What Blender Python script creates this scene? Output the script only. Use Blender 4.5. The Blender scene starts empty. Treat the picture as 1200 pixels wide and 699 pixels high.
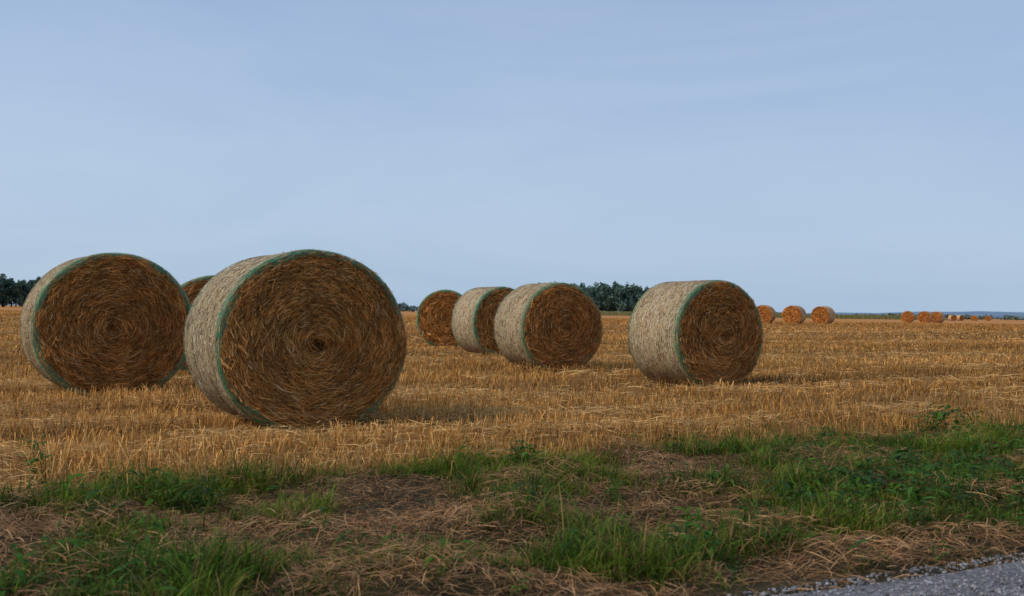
import bpy, math, numpy as np
from mathutils import Vector, Matrix
rng=np.random.default_rng(7)
scene=bpy.context.scene
scene.view_settings.view_transform='Standard'
scene.view_settings.look='None'
scene.view_settings.exposure=0
SD=np.array([0.893,0.45]); SN=np.array([-0.45,0.893])   # along road / across verge

# ---------------------------------------------------------------- noise
_T=rng.random((256,256))
def vn(x,y):
    x=np.asarray(x,float);y=np.asarray(y,float)
    xi=np.floor(x).astype(int);yi=np.floor(y).astype(int)
    fx=x-xi;fy=y-yi;fx=fx*fx*(3-2*fx);fy=fy*fy*(3-2*fy)
    a=_T[xi%256,yi%256];b=_T[(xi+1)%256,yi%256];c=_T[xi%256,(yi+1)%256];d=_T[(xi+1)%256,(yi+1)%256]
    return (a*(1-fx)+b*fx)*(1-fy)+(c*(1-fx)+d*fx)*fy
def fbm(x,y,o=4):
    s=0;w=.5;t=0
    for i in range(o):
        s=s+w*vn(x*2**i+17*i,y*2**i+31*i);t+=w;w*=.5
    return s/t
def sst(a,b,x):
    t=np.clip((np.asarray(x,float)-a)/(b-a),0,1);return t*t*(3-2*t)
def scoord(x,y): return SN[0]*x+SN[1]*y
def H(x,y):
    x=np.asarray(x,float);y=np.asarray(y,float)
    s=scoord(x,y)
    h=0.35*sst(20,90,y)
    v=(1-sst(6.2,7.4,s))*sst(2.9,3.5,s)
    h=h+v*(0.17*(fbm(x*1.3,y*1.3,4)-.45))
    h=h+0.03*(fbm(x*.35+9,y*.35,2)-.5)*sst(6.5,9,s)
    return h
def edge(x,y): return 6.35+1.05*(fbm(x*.8+3,y*.8+50,3)-.5)

# ---------------------------------------------------------------- mesh helpers
class Acc:
    def __init__(s): s.v=[];s.q=[];s.c=[];s.m=[];s.n=0
    def add(s,v,q,c,m=0):
        v=np.asarray(v,float).reshape(-1,3);q=np.asarray(q,int).reshape(-1,4)
        s.v.append(v);s.q.append(q+s.n);s.n+=len(v)
        c=np.asarray(c,float)
        if c.ndim==1:c=np.tile(c,(len(v),1))
        s.c.append(c);s.m.append(np.full(len(q),m,int))
    def obj(s,name,mats,smooth=False):
        V=np.nan_to_num(np.concatenate(s.v));Q=np.concatenate(s.q);C=np.concatenate(s.c);M=np.concatenate(s.m)
        me=bpy.data.meshes.new(name)
        me.vertices.add(len(V));me.vertices.foreach_set('co',V.ravel())
        me.loops.add(Q.size);me.loops.foreach_set('vertex_index',Q.ravel().astype(np.int32))
        me.polygons.add(len(Q));me.polygons.foreach_set('loop_start',np.arange(0,Q.size,4,dtype=np.int32))
        me.polygons.foreach_set('material_index',M.astype(np.int32))
        me.polygons.foreach_set('use_smooth',np.full(len(Q),smooth))
        me.update(calc_edges=True)
        a=me.color_attributes.new('Col','FLOAT_COLOR','POINT')
        a.data.foreach_set('color',np.concatenate([C,np.ones((len(C),1))],1).ravel())
        for m in mats: me.materials.append(m)
        ob=bpy.data.objects.new(name,me);scene.collection.objects.link(ob);return ob
def ribbons(acc,P,W,S,taper,C,m=0):
    N,K,_=P.shape
    if S.ndim==2:S=np.repeat(S[:,None,:],K,1)
    if C.ndim==2:C=np.repeat(C[:,None,:],K,1)
    o=S*(W[:,None,None]*.5)*np.asarray(taper)[None,:,None]
    V=np.stack([P-o,P+o],2).reshape(-1,3)
    base=(np.arange(N)*K*2)[:,None]+(np.arange(K-1)*2)[None,:]
    Q=np.stack([base,base+1,base+3,base+2],-1).reshape(-1,4)
    acc.add(V,Q,np.repeat(C[:,:,None,:],2,2).reshape(-1,3),m)
def unit(v): return v/np.maximum(np.linalg.norm(v,axis=-1,keepdims=True),1e-9)

# ---------------------------------------------------------------- materials
def mat(name):
    m=bpy.data.materials.new(name);m.use_nodes=True
    nt=m.node_tree;return m,nt,nt.nodes['Principled BSDF']
def N(nt,t,**k):
    n=nt.nodes.new(t)
    for a,b in k.items():
        if a in n.inputs: n.inputs[a].default_value=b
        else: setattr(n,a,b)
    return n
def attrmat(name,rough=.75,trans=0.0,spec=.25):
    m,nt,b=mat(name)
    a=N(nt,'ShaderNodeAttribute',attribute_name='Col')
    nt.links.new(a.outputs['Color'],b.inputs['Base Color'])
    b.inputs['Roughness'].default_value=rough
    b.inputs['Specular IOR Level'].default_value=spec
    if trans>0:
        t=N(nt,'ShaderNodeBsdfTranslucent');nt.links.new(a.outputs['Color'],t.inputs['Color'])
        x=N(nt,'ShaderNodeMixShader');x.inputs[0].default_value=trans
        nt.links.new(b.outputs[0],x.inputs[1]);nt.links.new(t.outputs[0],x.inputs[2])
        nt.links.new(x.outputs[0],nt.nodes['Material Output'].inputs['Surface'])
    return m
M_straw=attrmat('straw',.75,.15,.12)
M_grass=attrmat('grass_blades',.6,.35,.15)
M_leaf=attrmat('foliage',.8,.2,.1)
M_stone=attrmat('stones',.85,0,.3)

def ramp(nt,stops):
    r=N(nt,'ShaderNodeValToRGB');e=r.color_ramp.elements
    while len(e)<len(stops):e.new(.5)
    for i,(p,c) in enumerate(stops):
        e[i].position=p;e[i].color=(*c,1)
    return r

def bale_mat(name,stops,scale):
    m,nt,b=mat(name)
    tc=N(nt,'ShaderNodeTexCoord')
    n1=N(nt,'ShaderNodeTexNoise');n1.inputs['Scale'].default_value=scale;n1.inputs['Detail'].default_value=5
    n1.inputs['Roughness'].default_value=.7
    nt.links.new(tc.outputs['Object'],n1.inputs['Vector'])
    r=ramp(nt,stops);nt.links.new(n1.outputs['Fac'],r.inputs[0])
    nt.links.new(r.outputs[0],b.inputs['Base Color'])
    bp=N(nt,'ShaderNodeBump');bp.inputs['Strength'].default_value=.8;bp.inputs['Distance'].default_value=.02
    nt.links.new(n1.outputs['Fac'],bp.inputs['Height']);nt.links.new(bp.outputs[0],b.inputs['Normal'])
    b.inputs['Roughness'].default_value=.9;b.inputs['Specular IOR Level'].default_value=.15
    return m
M_face=bale_mat('bale_straw_core',[(.3,(.06,.024,.008)),(.7,(.30,.14,.04))],38)
M_net=bale_mat('bale_net_wrap',[(.34,(.20,.11,.04)),(.48,(.46,.34,.18)),(.66,(.66,.57,.40))],52)
M_netfar=bale_mat('bale_net_far',[(.34,(.42,.22,.09)),(.48,(.60,.37,.19)),(.66,(.72,.52,.33))],12)
M_twine=attrmat('green_twine',.5,.0,.4)

# ---------------------------------------------------------------- bales
def make_bale(fx,fy,th,rx,rz,L=1.2,nf=9000,nb=6000,tint=(1,1,1),wmul=1.0,res=128,net=None):
    acc=Acc();tint=np.array(tint);seed=rng.random()*100
    cz=rz-.03
    def pn(a,k,off=0,o=2): return fbm(np.cos(a)*k+seed+off,np.sin(a)*k+seed*.7+off*1.3,o)
    def sec(rho,a,y):
        lump=1+.035*(fbm(np.cos(a)*1.3+seed,np.sin(a)*1.3+y*1.5+40,3)-.5)*np.clip(rho*1.5,0,1)
        x=rx*rho*np.cos(a)*lump;z=cz+rz*rho*np.sin(a)*lump
        z=np.where(z<.10,.10-.10*np.tanh((.10-z)/.10),z)
        x=x*(1+.03*np.clip(1-z/rz,0,1))
        return x,z
    ocx,ocy=rng.normal(0,.035,2)
    def relief(rho,a):
        ph=rho*13+np.cos(a)*.9
        return .03*np.exp(-(rho/.06)**2)+.034*(vn(ph+seed,np.sin(a)*1.3+20)-.5)+.06*(pn(a,rho*4+.01,9,3)-.5)-.03*(1-rho**2)
    h=L/2;sh=.045/rx
    prof=[]
    for r in np.linspace(.004,1-sh,42): prof.append((-h,r,0))
    for t in np.linspace(0,math.pi/2,6)[1:]: prof.append((-h+.045*(1-math.cos(t)),1-sh+sh*math.sin(t),1))
    for y in np.linspace(-h+.045,h-.045,22)[1:-1]: prof.append((y,1.0+.006*math.sin(y*23+seed),1))
    for t in np.linspace(math.pi/2,0,6): prof.append((h-.045*(1-math.cos(t)),1-sh+sh*math.sin(t),1))
    for r in np.linspace(1-sh,.004,20)[1:]: prof.append((h,r,0))
    A=np.linspace(0,2*math.pi,res,endpoint=False)
    V=[]
    for (y,r,k) in prof:
        x,z=sec(np.full(res,r),A,np.full(res,y))
        yy=np.full(res,y)
        if abs(abs(y)-h)<1e-6: yy=yy-np.sign(y)*relief(r,A)
        V.append(np.stack([x,yy,z],1))
    V=np.array(V);K=len(prof)
    idx=np.arange(K*res).reshape(K,res);i2=np.roll(idx,-1,1)
    Q=np.stack([idx[:-1],idx[1:],i2[1:],i2[:-1]],-1)
    ks=np.array([p[2] for p in prof]);mk=np.where((ks[:-1]==1)|(ks[1:]==1),1,0)
    acc.add(V.reshape(-1,3),Q.reshape(-1,4),np.array([.3,.2,.1]))
    acc.m[-1]=np.repeat(mk,res)
    for side,n in ((-1,nf),(1,nf//5)):
        rho=np.sqrt(rng.random(n))*.975;a=rng.random(n)*2*math.pi
        ln=rng.uniform(.03,.15,n)*wmul**.5;tilt=rng.normal(0,.42,n)
        wild=rng.random(n)<.36;tilt[wild]=rng.normal(0,1.2,wild.sum())
        t=np.array([-.5,-.17,.17,.5])
        ct=np.cos(tilt);st=np.sin(tilt)
        rr=np.maximum(rho,.10)
        aa=a[:,None]+np.clip(t[None]*(ln*ct/(rr*rx))[:,None],-1.2,1.2)
        rh=np.clip(rho[:,None]+t[None]*(ln*st/rx)[:,None],.003,.985)
        out=rng.random(n)**1.3*.032
        lift=(rng.random(n)<.25)*rng.uniform(0,.075,n)
        fade=np.clip(1-rh,0,1)
        px=rh*np.cos(aa)+ocx*fade*2;py=rh*np.sin(aa)+ocy*fade*2
        rh=np.hypot(px,py);aa=np.arctan2(py,px)
        x,z=sec(rh,aa,np.full_like(rh,side*h))
        y=side*(h-relief(rh,aa)+.003+out[:,None]+lift[:,None]*(t[None]+.5))
        P=np.stack([x,y,z],-1)
        S=unit(np.stack([np.cos(a),rng.normal(0,.5,n),np.sin(a)],-1))
        band=.60+.8*(.5*vn(rho*30+np.cos(a)*.9+seed,np.sin(a)*1.6+30)+.5*vn(rho*60+seed,np.cos(a)*4+30))
        shade=band*rng.uniform(.35,1.45,n)*(.55+.6*out/.032)*(.70+.6*pn(a,rho*5+.01,3,3))
        shade*=.80+.20*sst(.02,.14,rho)
        hue=rng.random(n)[:,None]
        C=(np.array([.52,.215,.048])*(1-hue)+np.array([.68,.345,.105])*hue)*shade[:,None]*tint
        br=(rng.random(n)<.075)&(rho>.08)
        C[br]=np.array([.82,.54,.24])*tint*rng.uniform(.7,1.1,br.sum())[:,None]
        ribbons(acc,P,rng.uniform(.0035,.009,n)*wmul,S,[.8,1,1,.7],C,2)
    n=nb
    a=rng.random(n)*2*math.pi;y0=rng.uniform(-h+.01,h-.01,n)
    ln=rng.uniform(.015,.085,n)*wmul**.5;tilt=rng.normal(0,.65,n)
    t=np.array([-.5,0,.5])
    aa=a[:,None]+t[None]*(ln*np.cos(tilt)/rx)[:,None]
    yy=np.clip(y0[:,None]+t[None]*(ln*np.sin(tilt))[:,None],-h+.005,h-.005)
    edgefall=np.clip((np.abs(yy)-(h-.045))/.045,0,1)
    rh=1.003-sh*(1-np.sqrt(np.clip(1-edgefall**2,0,1)))+rng.random(n)[:,None]*.006
    x,z=sec(rh,aa,yy)
    P=np.stack([x,yy,z],-1)
    S=unit(np.stack([np.sin(tilt)*np.sin(a),np.cos(tilt),-np.sin(tilt)*np.cos(a)],-1)+rng.normal(0,.2,(n,3)))
    k=rng.random(n)-.55*(fbm(np.cos(a)*4+seed,y0*5+np.sin(a)*4,3)-.5)
    C=np.where((k<.40)[:,None],np.array([.71,.63,.47]),np.where((k<.72)[:,None],np.array([.55,.39,.19]),np.where((k<.93)[:,None],np.array([.27,.14,.05]),np.array([.10,.055,.02]))))
    C=C*rng.uniform(.75,1.12,n)[:,None]*np.clip(np.array(tint),0,1.1)
    if net: C=C*.4+np.array([.60,.37,.19])*.6
    ribbons(acc,P,rng.uniform(.004,.010,n)*wmul,S,[.8,1,.7],C,2)
    if wmul<2:
        R=150;A=np.linspace(0,2*math.pi,R+1)
        for yk in np.arange(-h+.04,h-.03,.045):
            yv=yk+.006*np.sin(A*9+yk*40)+.012*(fbm(np.cos(A)*2+seed,np.sin(A)*2+yk*9,2)-.5)
            x,z=sec(np.full(R+1,1.013),A,yv)
            ribbons(acc,np.stack([x,yv,z],-1)[None],np.array([.0028*wmul]),np.array([[0.,1,0]]),np.ones(R+1),np.array([[.70,.69,.56]]),2)
            if rng.random()<.22:
                x,z=sec(np.full(R+1,1.016),A,yv+.012)
                ribbons(acc,np.stack([x,yv+.012,z],-1)[None],np.array([.004*wmul]),np.array([[0.,1,0]]),np.ones(R+1),np.array([[.16,.34,.20]]),3)
    n=nb//16
    a=rng.random(n)*2*math.pi;y0=np.where(rng.random(n)<.6,-h+rng.uniform(0,.06,n),rng.uniform(-h,h,n))
    x,z=sec(np.full(n,.99),a,y0);P0=np.stack([x,y0,z],-1)
    d=unit(np.stack([np.cos(a)*.4,rng.normal(-.2,.5,n),np.sin(a)*.4],-1)+rng.normal(0,.5,(n,3)))
    ln=rng.uniform(.02,.06,n)
    P=np.stack([P0,P0+d*ln[:,None]*.5,P0+d*ln[:,None]+np.array([0,0,-.012])],1)
    ribbons(acc,P,np.full(n,.004)*wmul,unit(rng.normal(0,1,(n,3))),[1,.9,.5],np.array([.6,.4,.17])*rng.uniform(.5,1.2,n)[:,None],2)
    R=200
    A=np.linspace(0,2*math.pi,R+1)
    for side in ((-1,1) if not net else ()):
        for j in range(14):
            base=-.30+j/13*2.1
            w=.010*(fbm(np.cos(A)*5+j*5+seed,np.sin(A)*5+j,3)-.5)*2
            b2=base+w*20
            tt=np.clip(b2,0,math.pi/2)
            inward=np.clip(-b2,0,1.2)*.055/rx
            ext=np.clip(b2-math.pi/2,0,1.5)*.10+(j==13)*.03
            y=side*(h-.045*(1-np.cos(tt))-ext)
            rh=1-sh+sh*np.sin(tt)+.012*np.sin(tt)-inward
            x,z=sec(rh,A,y)
            y=y+side*(.034*np.cos(tt)+.003)
            P=np.stack([x,y,z],-1)[None]
            Sv=np.stack([-np.cos(A)*np.cos(tt),side*np.sin(tt)+1e-3,-np.sin(A)*np.cos(tt)],-1)
            gg=(.55+.9*vn(np.cos(A)*9+j*3,np.sin(A)*9+seed))[:,None]
            C=(np.array([.035,.25,.125])*gg)
            pale=(vn(np.cos(A)*14+j*7,np.sin(A)*14)>.72)[:,None]
            C=np.where(pale,np.array([.48,.38,.20]),C)
            ribbons(acc,P,np.array([.0052])*max(1,wmul*.75),unit(Sv)[None],np.ones(R+1),C[None],3)
    ob=acc.obj('hay_bale',[M_face,net or M_net,M_straw,M_twine],True)
    n=np.array([math.sin(th),-math.cos(th)])
    cx,cy=fx-n[0]*L/2,fy-n[1]*L/2
    ob.location=(cx,cy,float(H(cx,cy))-.01);ob.rotation_euler=(0,0,th)
    FOOT.append((cx,cy,n,rx*.45,L/2))
    return ob
FOOT=[]
r30=math.radians(31)
make_bale(-1.79,9.12,r30,.90,.84,nf=26000,nb=24000)
make_bale(-4.83,12.15,math.radians(32),.93,.895,nf=18000,nb=15000,tint=(.95,.90,.85))
make_bale(.96,18.8,math.radians(26),.86,.85,nf=10000,nb=12000,wmul=1.3,tint=(1,.95,.92))
make_bale(3.165,15.1,math.radians(29),.84,.83,nf=11000,nb=13000,wmul=1.2,tint=(1,.95,.92))
make_bale(-.2,25.0,math.radians(30),.86,.88,nf=5000,nb=6000,wmul=1.7,tint=(1,.95,.92))
make_bale(-2.0,30.0,math.radians(3),.86,.88,nf=5000,nb=3000,wmul=1.9,tint=(1.05,.95,.85))
make_bale(-4.80,16.1,math.radians(20),.86,.825,nf=6000,nb=3000,wmul=1.3,tint=(1.05,.95,.85))
far=[(22.9,91,-30),(25.3,90,-35),(28.5,92,-40),(57.6,145,-30),(59.6,144,-35),(62.1,146,-45)]
for x,y,a in far:
    make_bale(x,y,math.radians(a),.9,.86,L=1.35,nf=1500,nb=1500,wmul=3.5,tint=(1.2,1.0,.85),res=64,net=M_netfar)
for x,y,a in [(128,290,-30),(132,292,20),(135,291,-40),(141,295,-30),(119,268,10)]:
    make_bale(x,y,math.radians(a),.9,.84,L=1.35,nf=300,nb=300,wmul=8,tint=(1.2,1,.8),res=32,net=M_netfar)

def clear_of_bales(x,y,pad=0.0):
    ok=np.ones(len(x),bool)
    for cx,cy,n,hw,hl in FOOT[:7]:
        dx=x-cx;dy=y-cy
        u=dx*n[0]+dy*n[1];v=-dx*n[1]+dy*n[0]
        ok&=~((np.abs(u)<hl+pad)&(np.abs(v)<hw+pad))
    return ok
def near_bales(x,y):
    f=np.ones(len(x))
    for cx,cy,n,hw,hl in FOOT[:7]:
        dx=x-cx;dy=y-cy
        u=np.abs(dx*n[0]+dy*n[1])-hl;v=np.abs(-dx*n[1]+dy*n[0])-hw
        dd=np.maximum(u,v);f=np.minimum(f,.40+.60*sst(.0,.55,dd))
    return f

# ---------------------------------------------------------------- ground
xs=np.unique(np.round(np.concatenate([-np.geomspace(9,4500,34)[::-1],np.arange(-9,14,.12),np.geomspace(14,4500,34)]),3))
ys=np.unique(np.round(np.concatenate([np.linspace(-60,1,14),np.arange(1,14,.12),np.geomspace(14,5000,70)]),3))
X,Y=np.meshgrid(xs,ys);Z=H(X,Y)
idx=np.arange(X.size).reshape(X.shape)
Q=np.stack([idx[:-1,:-1],idx[:-1,1:],idx[1:,1:],idx[1:,:-1]],-1)
m,nt,b=mat('field_soil_and_straw')
L=nt.links.new
geo=N(nt,'ShaderNodeNewGeometry')
def dot(vec):
    d=N(nt,'ShaderNodeVectorMath',operation='DOT_PRODUCT');L(geo.outputs['Position'],d.inputs[0]);d.inputs[1].default_value=vec;return d.outputs['Value']
sv=dot((SN[0],SN[1],0));sa=dot((SD[0],SD[1],0));yv=dot((0,1,0))
cmb=N(nt,'ShaderNodeCombineXYZ');L(sa,cmb.inputs[0]);L(sv,cmb.inputs[1])
def noise(vec,sc,mscale=(1,1,1),det=5,ro=.6):
    mp=N(nt,'ShaderNodeMapping');mp.inputs['Scale'].default_value=mscale;L(vec,mp.inputs['Vector'])
    n=N(nt,'ShaderNodeTexNoise');n.inputs['Scale'].default_value=sc;n.inputs['Detail'].default_value=det;n.inputs['Roughness'].default_value=ro
    L(mp.outputs[0],n.inputs['Vector']);return n.outputs['Fac']
fine=noise(cmb.outputs[0],28,(.35,1,1),6,.75)
rf=ramp(nt,[(.3,(.095,.046,.014)),(.52,(.28,.145,.042)),(.72,(.48,.29,.10))]);L(fine,rf.inputs[0])
streak=noise(cmb.outputs[0],.16,(.15,1,1),5,.6)
rfar=ramp(nt,[(.3,(.37,.160,.045)),(.5,(.48,.225,.068)),(.7,(.56,.29,.10))]);L(streak,rfar.inputs[0])
mr=N(nt,'ShaderNodeMapRange');mr.inputs['From Min'].default_value=25;mr.inputs['From Max'].default_value=110;L(yv,mr.inputs['Value'])
mx=N(nt,'ShaderNodeMix',data_type='RGBA');L(mr.outputs[0],mx.inputs[0]);L(rf.outputs[0],mx.inputs[6]);L(rfar.outputs[0],mx.inputs[7])
vfine=noise(cmb.outputs[0],14,(1,1,1),6,.7)
rv=ramp(nt,[(.3,(.026,.022,.010)),(.55,(.070,.055,.027)),(.75,(.17,.12,.06))]);L(vfine,rv.inputs[0])
ms=N(nt,'ShaderNodeMapRange');ms.inputs['From Min'].default_value=6.1;ms.inputs['From Max'].default_value=6.8;L(sv,ms.inputs['Value'])
mx2=N(nt,'ShaderNodeMix',data_type='RGBA');L(ms.outputs[0],mx2.inputs[0]);L(rv.outputs[0],mx2.inputs[6]);L(mx.outputs[2],mx2.inputs[7])
L(mx2.outputs[2],b.inputs['Base Color']);b.inputs['Roughness'].default_value=.95;b.inputs['Specular IOR Level'].default_value=.1
bp=N(nt,'ShaderNodeBump');bp.inputs['Distance'].default_value=.03;bp.inputs['Strength'].default_value=.7
L(fine,bp.inputs['Height']);L(bp.outputs[0],b.inputs['Normal'])
g=Acc();g.add(np.stack([X,Y,Z],-1),Q.reshape(-1,4),np.array([.3,.2,.1]));g.obj('ground',[m],True)

# ---------------------------------------------------------------- stubble
st=Acc()
def tonemap_field(x,y):
    a=x*SD[0]+y*SD[1];s=scoord(x,y)
    return fbm(a*.10+5,s*1.0,4)*.8+.2*fbm(x*.5,y*.5,3)
def stubble(y0,y1,dens,wid,hmul,rowsp):
    x0,x1=-.62*y1-1.5,.62*y1+1.5
    n=int((y1-y0)*(x1-x0)*dens)
    x=rng.uniform(x0,x1,n);y=rng.uniform(y0,y1,n)
    k=np.abs(x)<.60*y+1.5;x=x[k];y=y[k]
    a=x*SD[0]+y*SD[1];s=scoord(x,y)
    s=np.round(s/rowsp)*rowsp+rng.normal(0,rowsp*.12,len(s))
    x=a*SD[0]+s*SN[0];y=a*SD[1]+s*SN[1]
    k=(s>edge(x,y)+rng.normal(0,.18,len(x)))&clear_of_bales(x,y,.0)
    k&=(fbm(a*2.2,s*3.1,2)>.32+.16*rng.random(len(x)))
    x=x[k];y=y[k];n=len(x)
    t=tonemap_field(x,y)
    s=scoord(x,y)
    trk=0
    for c0,w0 in ((8.6,.22),(10.5,.24),(13.2,.3),(15.0,.3),(19,.4),(21,.4),(27,.6),(30,.6),(38,.9),(44,1),(55,1.3)):
        trk=trk+np.exp(-(((s-c0)/w0)**2))
    h=rng.uniform(.05,.165,n)*hmul*(.5+.9*fbm(x*.9,y*.9,3))*(1-.65*np.clip(trk,0,1))*near_bales(x,y)
    z=H(x,y)
    lean=rng.normal(0,.28,(n,2))+rng.normal(0,.7,(n,2))*(rng.random(n)<.18)[:,None]
    P0=np.stack([x,y,z-.01],-1);P2=P0+np.stack([lean[:,0]*h,lean[:,1]*h,h+.01],-1)
    P1=(P0+P2)/2+rng.normal(0,.004,(n,3))
    ang=rng.uniform(-.9,.9,n);S=np.stack([np.cos(ang),np.sin(ang),np.zeros(n)],-1)
    hue=rng.random(n)[:,None]
    C=np.array([.52,.225,.045])*(1-hue)+np.array([.75,.45,.155])*hue
    C=C*((.05+1.75*t)*rng.uniform(.45,1.3,n))[:,None]
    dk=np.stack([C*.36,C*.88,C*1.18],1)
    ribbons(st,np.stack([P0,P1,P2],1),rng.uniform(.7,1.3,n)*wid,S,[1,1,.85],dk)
stubble(5,12,500,.0060,1.15,.17)
stubble(12,22,230,.0090,1.05,.17)
stubble(22,45,80,.017,.95,.34)
stubble(45,130,14,.045,.9,.7)
def litter(y0,y1,n,wid,lmul):
    x0,x1=-.62*y1-1,.62*y1+1
    x=rng.uniform(x0,x1,n);y=rng.uniform(y0,y1,n);s=scoord(x,y);a=x*SD[0]+y*SD[1]
    wind=1.3*np.exp(-((s-7.9-.3*np.sin(a*.8))/.28)**2)+1.1*np.exp(-((s-9.3-.2*np.sin(a*.6+1))/.22)**2)+.9*np.exp(-((s-11.3-.3*np.sin(a*.5))/.4)**2)+.8*np.exp(-((s-14.5)/.4)**2)+.8*np.exp(-((s-20)/.6)**2)+.8*np.exp(-((s-29)/.9)**2)+.8*np.exp(-((s-41)/1.4)**2)
    k=(rng.random(n)<(.12+.9*wind)*sst(.35,.6,fbm(x*.6,y*.9+8,3))*1.4)&(s>edge(x,y)-.1)&(np.abs(x)<.6*y+1.2)&clear_of_bales(x,y,.02)
    x=x[k];y=y[k];n=len(x);wd=np.clip(wind[k],0,1)
    ln=rng.uniform(.06,.26,n)*lmul;an=rng.normal(.47,.9,n)
    d=np.stack([np.cos(an),np.sin(an),rng.normal(0,.12,n)],-1)
    z=H(x,y)+rng.uniform(.01,.09,n)+.05*wd*rng.random(n)
    c=np.stack([x,y,z],-1)
    t=np.array([-.5,0,.5]);P=c[:,None]+d[:,None]*(t[None,:,None]*ln[:,None,None])
    P[:,1,2]+=rng.uniform(0,.02,n)
    S=unit(np.stack([-np.sin(an),np.cos(an),rng.normal(0,.7,n)],-1))
    C=np.array([.84,.54,.22])*rng.uniform(.5,1.05,n)[:,None]
    ribbons(st,P,rng.uniform(.7,1.3,n)*wid,S,[.8,1,.6],C)
litter(5.5,14,95000,.0055,1.0)
litter(14,30,65000,.011,1.5)
litter(30,70,24000,.025,2.5)
st.obj('stubble',[M_straw])

# ---------------------------------------------------------------- verge grass
gr=Acc()
def greenness(x,y):
    s=scoord(x,y);e=edge(x,y)
    top=np.exp(-((s-(e-.28))/.38)**2)
    low=np.exp(-((s-3.95)/.60)**2)*(.58+.5*sst(-2.5,.5,x))
    right=sst(.8,3.0,x)*.42
    nz=fbm(x*1.7+20,y*2.1+4,4)
    return np.clip(1.05*top+.78*low+right+.24+(nz-.5)*4.2,0,1.3)
n=680000
x=rng.uniform(-6,11,n);y=rng.uniform(2.6,13,n);s=scoord(x,y)
G=greenness(x,y)
k=(s<edge(x,y)+rng.normal(.08,.24,n))&(s>2.98+.25*rng.random(n)+.15*fbm(x*3,y*3,2))&(np.abs(x)<.6*y+1.0)&(rng.random(n)<G**1.4*1.05)
k&=(vn(x*7,y*7)*.6+vn(x*19,y*19)*.4)>(.50-.26*G)
x=x[k];y=y[k];G=G[k];s=s[k];n=len(x)
tuft=fbm(x*2.8,y*2.8+77,3)
h=rng.uniform(.04,.15,n)*(.3+2.1*tuft**1.7)*(.55+.5*G)
ln2=rng.random(n)<.05;h[ln2]*=1.8
an=rng.random(n)*2*math.pi+2*vn(x*5,y*5)
bend=rng.uniform(.2,1.3,n)
d=np.stack([np.cos(an),np.sin(an)],-1)
z=H(x,y)-.01
t=np.array([0,.4,.75,1.0])
P=np.zeros((n,4,3))
P[:,:,0]=x[:,None]+d[:,:1]*(h*bend)[:,None]*t[None]**2
P[:,:,1]=y[:,None]+d[:,1:]*(h*bend)[:,None]*t[None]**2
P[:,:,2]=z[:,None]+h[:,None]*(t[None]-.28*bend[:,None]*t[None]**3)
sa_=an+math.pi/2+rng.normal(0,.5,n);S=np.stack([np.cos(sa_),np.sin(sa_),np.zeros(n)],-1)
hue=np.clip(fbm(x*1.9+9,y*1.9,3)*2.4-.70+rng.normal(0,.2,n),0,1)[:,None]
C=np.array([.042,.105,.010])*(1-hue)+np.array([.17,.25,.018])*hue
C=C*(rng.uniform(.5,1.4,n)*(.6+.8*fbm(x*3.3,y*3.3+5,2)))[:,None]
dry=rng.random(n)<(.14+.35*(1-np.clip(G,0,1)))
C[dry]=np.array([.40,.24,.085])*rng.uniform(.5,1.2,dry.sum())[:,None]
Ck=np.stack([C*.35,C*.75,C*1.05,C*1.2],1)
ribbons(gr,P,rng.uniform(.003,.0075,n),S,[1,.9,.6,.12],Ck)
def weeds(cx,cy,nl,size,col):
    z0=float(H(cx,cy))
    n=nl
    an=rng.random(n)*2*math.pi;r0=rng.random(n)*size*.35
    b0=np.stack([cx+np.cos(an)*r0,cy+np.sin(an)*r0,z0+rng.random(n)**1.3*size*.8],-1)
    ln=rng.uniform(.2,.5,n)*size;up=rng.uniform(.1,1.0,n)
    t=np.array([0,.3,.65,1])
    P=b0[:,None]+np.stack([np.cos(an)[:,None]*ln[:,None]*t,np.sin(an)[:,None]*ln[:,None]*t,ln[:,None]*(up[:,None]*t-.7*t**2)],-1)
    S=np.stack([-np.sin(an),np.cos(an),rng.normal(0,.3,n)],-1)
    C=np.array(col)*rng.uniform(.6,1.4,n)[:,None]
    ribbons(gr,P,ln*rng.uniform(.16,.32,n),unit(S),[.25,1,.8,.05],np.stack([C*.7,C,C*1.05,C],1))
    k=max(3,nl//8);sx=rng.normal(0,size*.12,(k,2));hh=rng.uniform(.6,1.15,k)*size
    P0=np.stack([cx+sx[:,0]*.5,cy+sx[:,1]*.5,np.full(k,z0-.01)],-1)
    P2=P0+np.stack([sx[:,0]*1.5,sx[:,1]*1.5,hh],-1)
    ribbons(gr,np.stack([P0,(P0+P2)/2,P2],1),np.full(k,.005),unit(rng.normal(0,1,(k,3))*[1,1,.1]),[1,.8,.4],np.array(col)*np.full((k,1),1.1))
for i in range(480):
    while True:
        cx=rng.uniform(-3.5,7.5);cy=rng.uniform(3,12);s0=scoord(cx,cy)
        if s0<3.15 or s0>edge(cx,cy) or abs(cx)>.56*cy+.6: continue
        p=float(greenness(cx,cy))*(.3+.7*float(sst(.3,3,cx)))
        if rng.random()<p: break
    weeds(cx,cy,int(rng.integers(14,42)),rng.uniform(.07,.22),[(.045,.120,.012),(.075,.17,.016),(.035,.09,.018)][int(rng.integers(3))])
for (cx,cy,sz) in [(4.1,9.3,.36),(3.85,9.15,.24),(4.4,9.5,.26),(-3.3,6.9,.22),(-2.95,6.3,.2),(3.2,6.9,.28),(2.6,6.0,.26),(2.9,5.6,.24),(2.1,5.2,.22),(.3,4.4,.18),(2.3,5.7,.26),(3.4,6.3,.28)]:
    weeds(cx,cy,46,sz,(.05,.13,.018))
gr.obj('grass',[M_grass])

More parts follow.
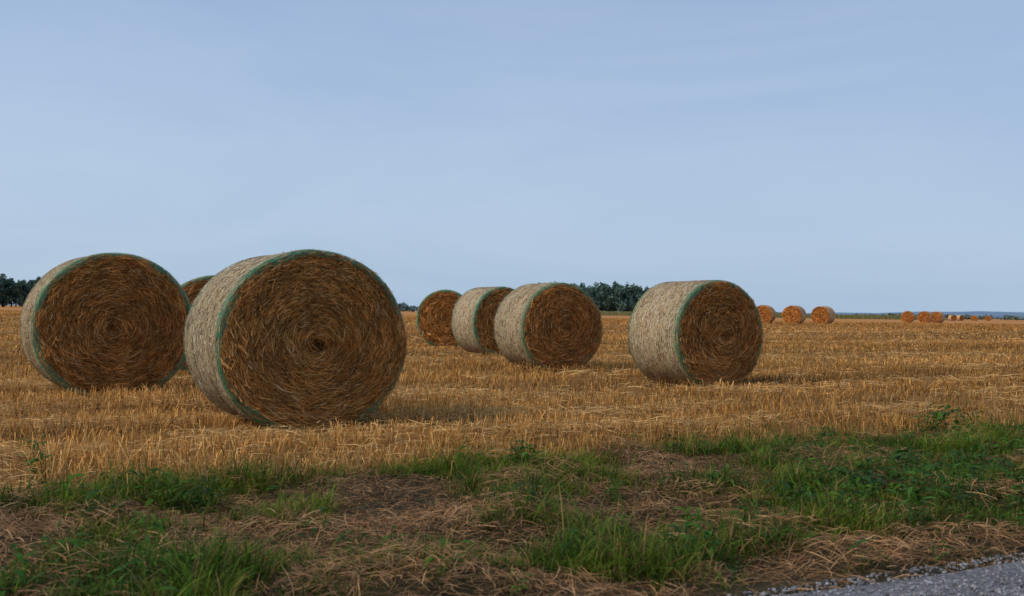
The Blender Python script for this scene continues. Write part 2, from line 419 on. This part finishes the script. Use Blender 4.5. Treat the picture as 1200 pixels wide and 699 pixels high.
# ---------------------------------------------------------------- mown dry grass on the verge
dg=Acc()
n=450000
x=rng.uniform(-6,11,n);y=rng.uniform(2.6,13,n);s=scoord(x,y);G=greenness(x,y)
pile=fbm(x*1.8+40,y*1.8,3)
k=(s<edge(x,y)+.05)&(s>2.90+.35*rng.random(n))&(np.abs(x)<.6*y+1.0)&(rng.random(n)<np.clip(1.3-G*1.0,.14,1)*(.6+1.0*sst(.3,.6,pile)))
x=x[k];y=y[k];pile=pile[k];n=len(x)
ln=rng.uniform(.04,.17,n);flow=6*fbm(x*1.4,y*1.4+30,2);an=flow+rng.normal(0,.9,n)
ele=rng.normal(0,.28,n);cur=rng.normal(0,.5,n)
t=np.array([-.5,-.17,.17,.5])
z=H(x,y)+rng.random(n)*(.015+.10*sst(.4,.7,pile))
dirx=np.cos(an);diry=np.sin(an)
P=np.stack([x[:,None]+ln[:,None]*(dirx[:,None]*t-diry[:,None]*cur[:,None]*t**2),
            y[:,None]+ln[:,None]*(diry[:,None]*t+dirx[:,None]*cur[:,None]*t**2),
            z[:,None]+ln[:,None]*(ele[:,None]*t-.25*t**2)+.004],-1)
S=unit(np.stack([-np.sin(an),np.cos(an),rng.normal(0,.6,n)],-1))
hue=rng.random(n)[:,None]
C=(np.array([.34,.165,.070])*(1-hue)+np.array([.62,.38,.185])*hue)*(rng.uniform(.25,1.1,n)*(.55+.85*pile))[:,None]
ribbons(dg,P,rng.uniform(.0022,.0046,n),S,[.6,1,1,.4],C)
dg.obj('mown_dry_grass',[M_straw])

ds=Acc()
def stem(pts,w,c):
    P=np.array(pts,float)[None]
    for S in ([1,0,0],[0,1,0]):
        ribbons(ds,P,np.array([w]),np.array([S],float),np.linspace(1,.5,P.shape[1]),np.array([c]))
bx,by=2.18,6.2;bz=float(H(bx,by))+.04
stem([(bx,by,bz-.05),(bx-.05,by,bz+.12),(bx-.09,by+.01,bz+.28),(bx-.05,by+.01,bz+.25)],.010,(.46,.24,.09))
stem([(bx-.26,by,bz-.05),(bx-.20,by,bz+.1),(bx-.14,by,bz+.23),(bx-.1,by,bz+.29)],.009,(.46,.25,.10))
stem([(bx-.09,by+.01,bz+.28),(bx-.11,by,bz+.305),(bx-.1,by,bz+.33)],.020,(.36,.16,.06))
ds.obj('dry_stem',[M_straw])

# ---------------------------------------------------------------- gravel road
m,nt,b=mat('road_surface');L=nt.links.new
tc=N(nt,'ShaderNodeTexCoord');v=N(nt,'ShaderNodeTexVoronoi');v.inputs['Scale'].default_value=70;L(tc.outputs['Object'],v.inputs['Vector'])
nn=N(nt,'ShaderNodeTexNoise');nn.inputs['Scale'].default_value=4;nn.inputs['Detail'].default_value=6;L(tc.outputs['Object'],nn.inputs['Vector'])
r=ramp(nt,[(.0,(.10,.10,.11)),(.6,(.20,.20,.21)),(1,(.36,.36,.37))]);L(v.outputs['Color'],r.inputs[0])
mm=N(nt,'ShaderNodeMix',data_type='RGBA',blend_type='MULTIPLY');mm.inputs[0].default_value=.5
L(r.outputs[0],mm.inputs[6]);L(nn.outputs['Fac'],mm.inputs[7]);L(mm.outputs[2],b.inputs['Base Color'])
b.inputs['Roughness'].default_value=.9
bp=N(nt,'ShaderNodeBump');bp.inputs['Distance'].default_value=.01;L(v.outputs['Distance'],bp.inputs['Height']);L(bp.outputs[0],b.inputs['Normal'])
rd=Acc();aa=np.arange(-60,200,.5);ss=np.linspace(-2.2,2.98,14)
Aa,Ss=np.meshgrid(aa,ss);Ss2=Ss+np.where(Ss>2.8,.16*(fbm(Aa*1.5,Aa*0,3)-.5),0)
X=Aa*SD[0]+Ss2*SN[0];Y=Aa*SD[1]+Ss2*SN[1]
Z=np.where(np.abs(Ss-.4)<2.2,.03,.0)+0*X+H(X,Y)*(np.abs(Y)>14)
idx=np.arange(X.size).reshape(X.shape);Q=np.stack([idx[:-1,:-1],idx[:-1,1:],idx[1:,1:],idx[1:,:-1]],-1)
rd.add(np.stack([X,Y,Z+.010],-1),Q.reshape(-1,4),np.array([.1,.1,.1]));rd.obj('road',[m],True)
gv=Acc();n=14000
a=rng.uniform(.5,8,n);s=3.08-rng.random(n)**1.2*1.4
x=a*SD[0]+s*SN[0];y=a*SD[1]+s*SN[1]
r=rng.uniform(.003,.009,n)*(1+.8*(rng.random(n)<.05))
base=np.array([[-1,-1,-1],[1,-1,-1],[1,1,-1],[-1,1,-1],[-1,-1,1],[1,-1,1],[1,1,1],[-1,1,1]],float)*.6
V=base[None]*(1+rng.normal(0,.25,(n,8,3)))
ca=rng.random(n)*6.28;c,s_=np.cos(ca)[:,None],np.sin(ca)[:,None]
V=np.stack([V[...,0]*c-V[...,1]*s_,V[...,0]*s_+V[...,1]*c,V[...,2]*.7],-1)*r[:,None,None]
zr=.010+.030*(1-sst(2.58,2.98,s))
V+=np.stack([x,y,zr+r*.3],-1)[:,None]
q=np.array([[0,3,2,1],[4,5,6,7],[0,1,5,4],[1,2,6,5],[2,3,7,6],[3,0,4,7]])
gc=rng.uniform(.10,.42,n)[:,None]*np.array([1,1.0,1.03])
gv.add(V.reshape(-1,3),(np.arange(n)*8)[:,None,None]+q[None],np.repeat(gc,8,0));gv.obj('gravel',[M_stone])

# ---------------------------------------------------------------- distant trees
def trees(name,spec,col,leaf,npt):  # col has the haze of distance mixed into the leaf colour
    T=Acc()
    for (cx,cy,w,hh) in spec:
        z0=float(H(cx,cy));k=rng.integers(5,9)
        for j in range(k):
            f=rng.random()
            ox,oy=rng.normal(0,w*.27,2);oz=hh*(.25+.55*f)
            rr=w*rng.uniform(.22,.4)*(1.15-.4*f);rzv=hh*rng.uniform(.16,.27)
            n=npt//k
            u=unit(rng.normal(0,1,(n,3)));rad=rng.random(n)**.4
            c=np.stack([cx+ox+u[:,0]*rr*rad,cy+oy+u[:,1]*rr*rad,z0+oz+u[:,2]*rzv*rad],-1)
            c[:,2]=np.maximum(c[:,2],z0+.1)
            ang=rng.normal(0,1,(n,3));S=unit(ang);d=unit(np.cross(S,rng.normal(0,1,(n,3))))
            sz=leaf*rng.uniform(.5,1.3,n)
            P=np.stack([c-d*sz[:,None]*.5,c+d*sz[:,None]*.5],1)
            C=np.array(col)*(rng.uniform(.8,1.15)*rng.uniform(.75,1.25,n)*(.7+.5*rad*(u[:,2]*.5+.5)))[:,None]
            ribbons(T,P,sz,S,[1,.6],C)
        tr=np.array([[[cx,cy,z0],[cx,cy,z0+hh*.3],[cx,cy,z0+hh*.6]]])
        ribbons(T,tr,np.array([w*.07]),np.array([[1.,0,0]]),[1,.8,.5],np.array([[.05,.04,.03]]))
    return T.obj(name,[M_leaf])
sp=[]
for x in np.arange(14,67,1.0):
    top=13.2 if x<50 else 13.2-(x-50)*.45
    sp.append((x+rng.normal(0,.6),400+rng.uniform(-6,8),rng.uniform(4.5,6.5),top*rng.uniform(.95,1.02)))
    sp.append((x+rng.normal(0,.6),394+rng.uniform(-4,2),rng.uniform(4,6),top*rng.uniform(.6,.92)))
trees('distant_trees',sp,(.12,.195,.155),.85,480)
sp=[]
for x in np.arange(-250,-148,2.0):
    sp.append((x+rng.normal(0,.8),340+rng.uniform(-8,8),rng.uniform(5,9),rng.uniform(9.5,11.5)*(1-.35*float(sst(-165,-148,x)))))
    sp.append((x+rng.normal(0,.8),334+rng.uniform(-4,2),rng.uniform(4,7),rng.uniform(5,9)))
trees('distant_trees',sp,(.085,.145,.115),.8,420)
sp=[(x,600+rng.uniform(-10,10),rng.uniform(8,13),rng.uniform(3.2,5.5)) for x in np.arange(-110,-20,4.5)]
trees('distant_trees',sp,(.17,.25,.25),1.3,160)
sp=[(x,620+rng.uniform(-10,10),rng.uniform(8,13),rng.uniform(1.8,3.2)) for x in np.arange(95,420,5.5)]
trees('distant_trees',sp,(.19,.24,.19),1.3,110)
cf=Acc();n=16000
x=rng.uniform(20,150,n);y=330+rng.uniform(0,10,n)+0*x;h=rng.uniform(.6,1.5,n)*sst(20,30,x)*(1-sst(135,150,x))
z=H(x,y);P0=np.stack([x,y,z],-1);P1=P0+np.stack([rng.normal(0,.2,n),0*x,h],-1)
hue=rng.random(n)[:,None];C=np.array([.20,.23,.08])*(1-hue)+np.array([.42,.36,.16])*hue
ribbons(cf,np.stack([P0,P1],1),rng.uniform(.2,.5,n),np.tile([1.,0,0],(n,1)),[1,.4],C);cf.obj('maize_field',[M_leaf])
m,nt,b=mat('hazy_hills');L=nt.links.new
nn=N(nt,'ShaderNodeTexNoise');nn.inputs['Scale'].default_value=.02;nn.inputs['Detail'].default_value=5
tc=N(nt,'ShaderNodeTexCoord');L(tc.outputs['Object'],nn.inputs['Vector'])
r=ramp(nt,[(.35,(.16,.25,.36)),(.65,(.21,.30,.40))]);L(nn.outputs['Fac'],r.inputs[0]);L(r.outputs[0],b.inputs['Base Color']);b.inputs['Roughness'].default_value=1;b.inputs['Specular IOR Level'].default_value=0  # aerial haze painted into the hills' bluish base colour
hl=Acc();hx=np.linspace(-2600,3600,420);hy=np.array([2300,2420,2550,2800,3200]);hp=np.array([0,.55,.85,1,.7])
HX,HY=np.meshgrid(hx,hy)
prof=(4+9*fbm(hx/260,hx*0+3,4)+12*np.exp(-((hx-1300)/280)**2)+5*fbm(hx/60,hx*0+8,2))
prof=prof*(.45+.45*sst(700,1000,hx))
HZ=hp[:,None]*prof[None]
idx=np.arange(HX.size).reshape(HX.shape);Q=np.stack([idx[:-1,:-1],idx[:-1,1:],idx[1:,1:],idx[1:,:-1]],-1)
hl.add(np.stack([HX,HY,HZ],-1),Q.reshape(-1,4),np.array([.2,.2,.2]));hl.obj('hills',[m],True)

# ---------------------------------------------------------------- sky
w=bpy.data.worlds.new('World');scene.world=w;w.use_nodes=True
nt=w.node_tree;L=nt.links.new;bg=nt.nodes['Background'];bg.inputs['Strength'].default_value=.118
sky=N(nt,'ShaderNodeTexSky');sky.sky_type='NISHITA';sky.sun_disc=False
sky.sun_elevation=math.radians(38);sky.sun_rotation=math.radians(-95);sky.air_density=1.2;sky.dust_density=2
tc=N(nt,'ShaderNodeTexCoord')
sx=N(nt,'ShaderNodeSeparateXYZ');L(tc.outputs['Generated'],sx.inputs[0])
rg=ramp(nt,[(0,(3.75,5.0,6.5)),(.10,(3.65,4.85,6.6)),(.24,(3.25,4.35,6.3)),(.33,(2.8,3.85,5.8)),(.6,(2.2,3.0,4.8))]);L(sx.outputs['Z'],rg.inputs[0])
mp=N(nt,'ShaderNodeMapping');mp.inputs['Scale'].default_value=(1,1,4.5);mp.inputs['Rotation'].default_value=(0,.10,0);mp.inputs['Location'].default_value=(3.1,1.7,.4);L(tc.outputs['Generated'],mp.inputs['Vector'])
nz=N(nt,'ShaderNodeTexNoise');nz.inputs['Scale'].default_value=1.6;nz.inputs['Detail'].default_value=9;nz.inputs['Roughness'].default_value=.56;nz.inputs['Distortion'].default_value=.7;L(mp.outputs[0],nz.inputs['Vector'])
rc=ramp(nt,[(.34,(0,0,0)),(.70,(1,1,1))]);L(nz.outputs['Fac'],rc.inputs[0])
mc=N(nt,'ShaderNodeMix',data_type='RGBA');L(rc.outputs[0],mc.inputs[0])
dark=N(nt,'ShaderNodeMix',data_type='RGBA',blend_type='MULTIPLY');dark.inputs[0].default_value=1;L(rg.outputs[0],dark.inputs[6]);dark.inputs[7].default_value=(.93,.955,.975,1)
lite=N(nt,'ShaderNodeMix',data_type='RGBA',blend_type='MULTIPLY');lite.inputs[0].default_value=1;L(rg.outputs[0],lite.inputs[6]);lite.inputs[7].default_value=(1.13,1.085,1.04,1)
L(dark.outputs[2],mc.inputs[6]);L(lite.outputs[2],mc.inputs[7])
mk=N(nt,'ShaderNodeMix',data_type='RGBA');mk.inputs[0].default_value=.88
L(sky.outputs[0],mk.inputs[6]);L(mc.outputs[2],mk.inputs[7]);L(mk.outputs[2],bg.inputs['Color'])

sl=bpy.data.lights.new('sun','SUN');sl.energy=2.3;sl.angle=math.radians(16);sl.color=(1,.87,.69)
so=bpy.data.objects.new('sun',sl);scene.collection.objects.link(so)
so.rotation_euler=Vector((.74,.24,-.64)).to_track_quat('-Z','Y').to_euler()

# ---------------------------------------------------------------- camera
cd=bpy.data.cameras.new('camera');cd.lens=35;cd.sensor_width=36;cd.clip_end=9000;cd.clip_start=.1
cd.dof.use_dof=True;cd.dof.focus_distance=11;cd.dof.aperture_fstop=4.0
co=bpy.data.objects.new('camera',cd);scene.collection.objects.link(co)
R=Matrix.Rotation(math.radians(90+.8),4,'X')@Matrix.Rotation(math.radians(.8),4,'Z')
co.matrix_world=Matrix.Translation((0,0,1.1))@R
scene.camera=co
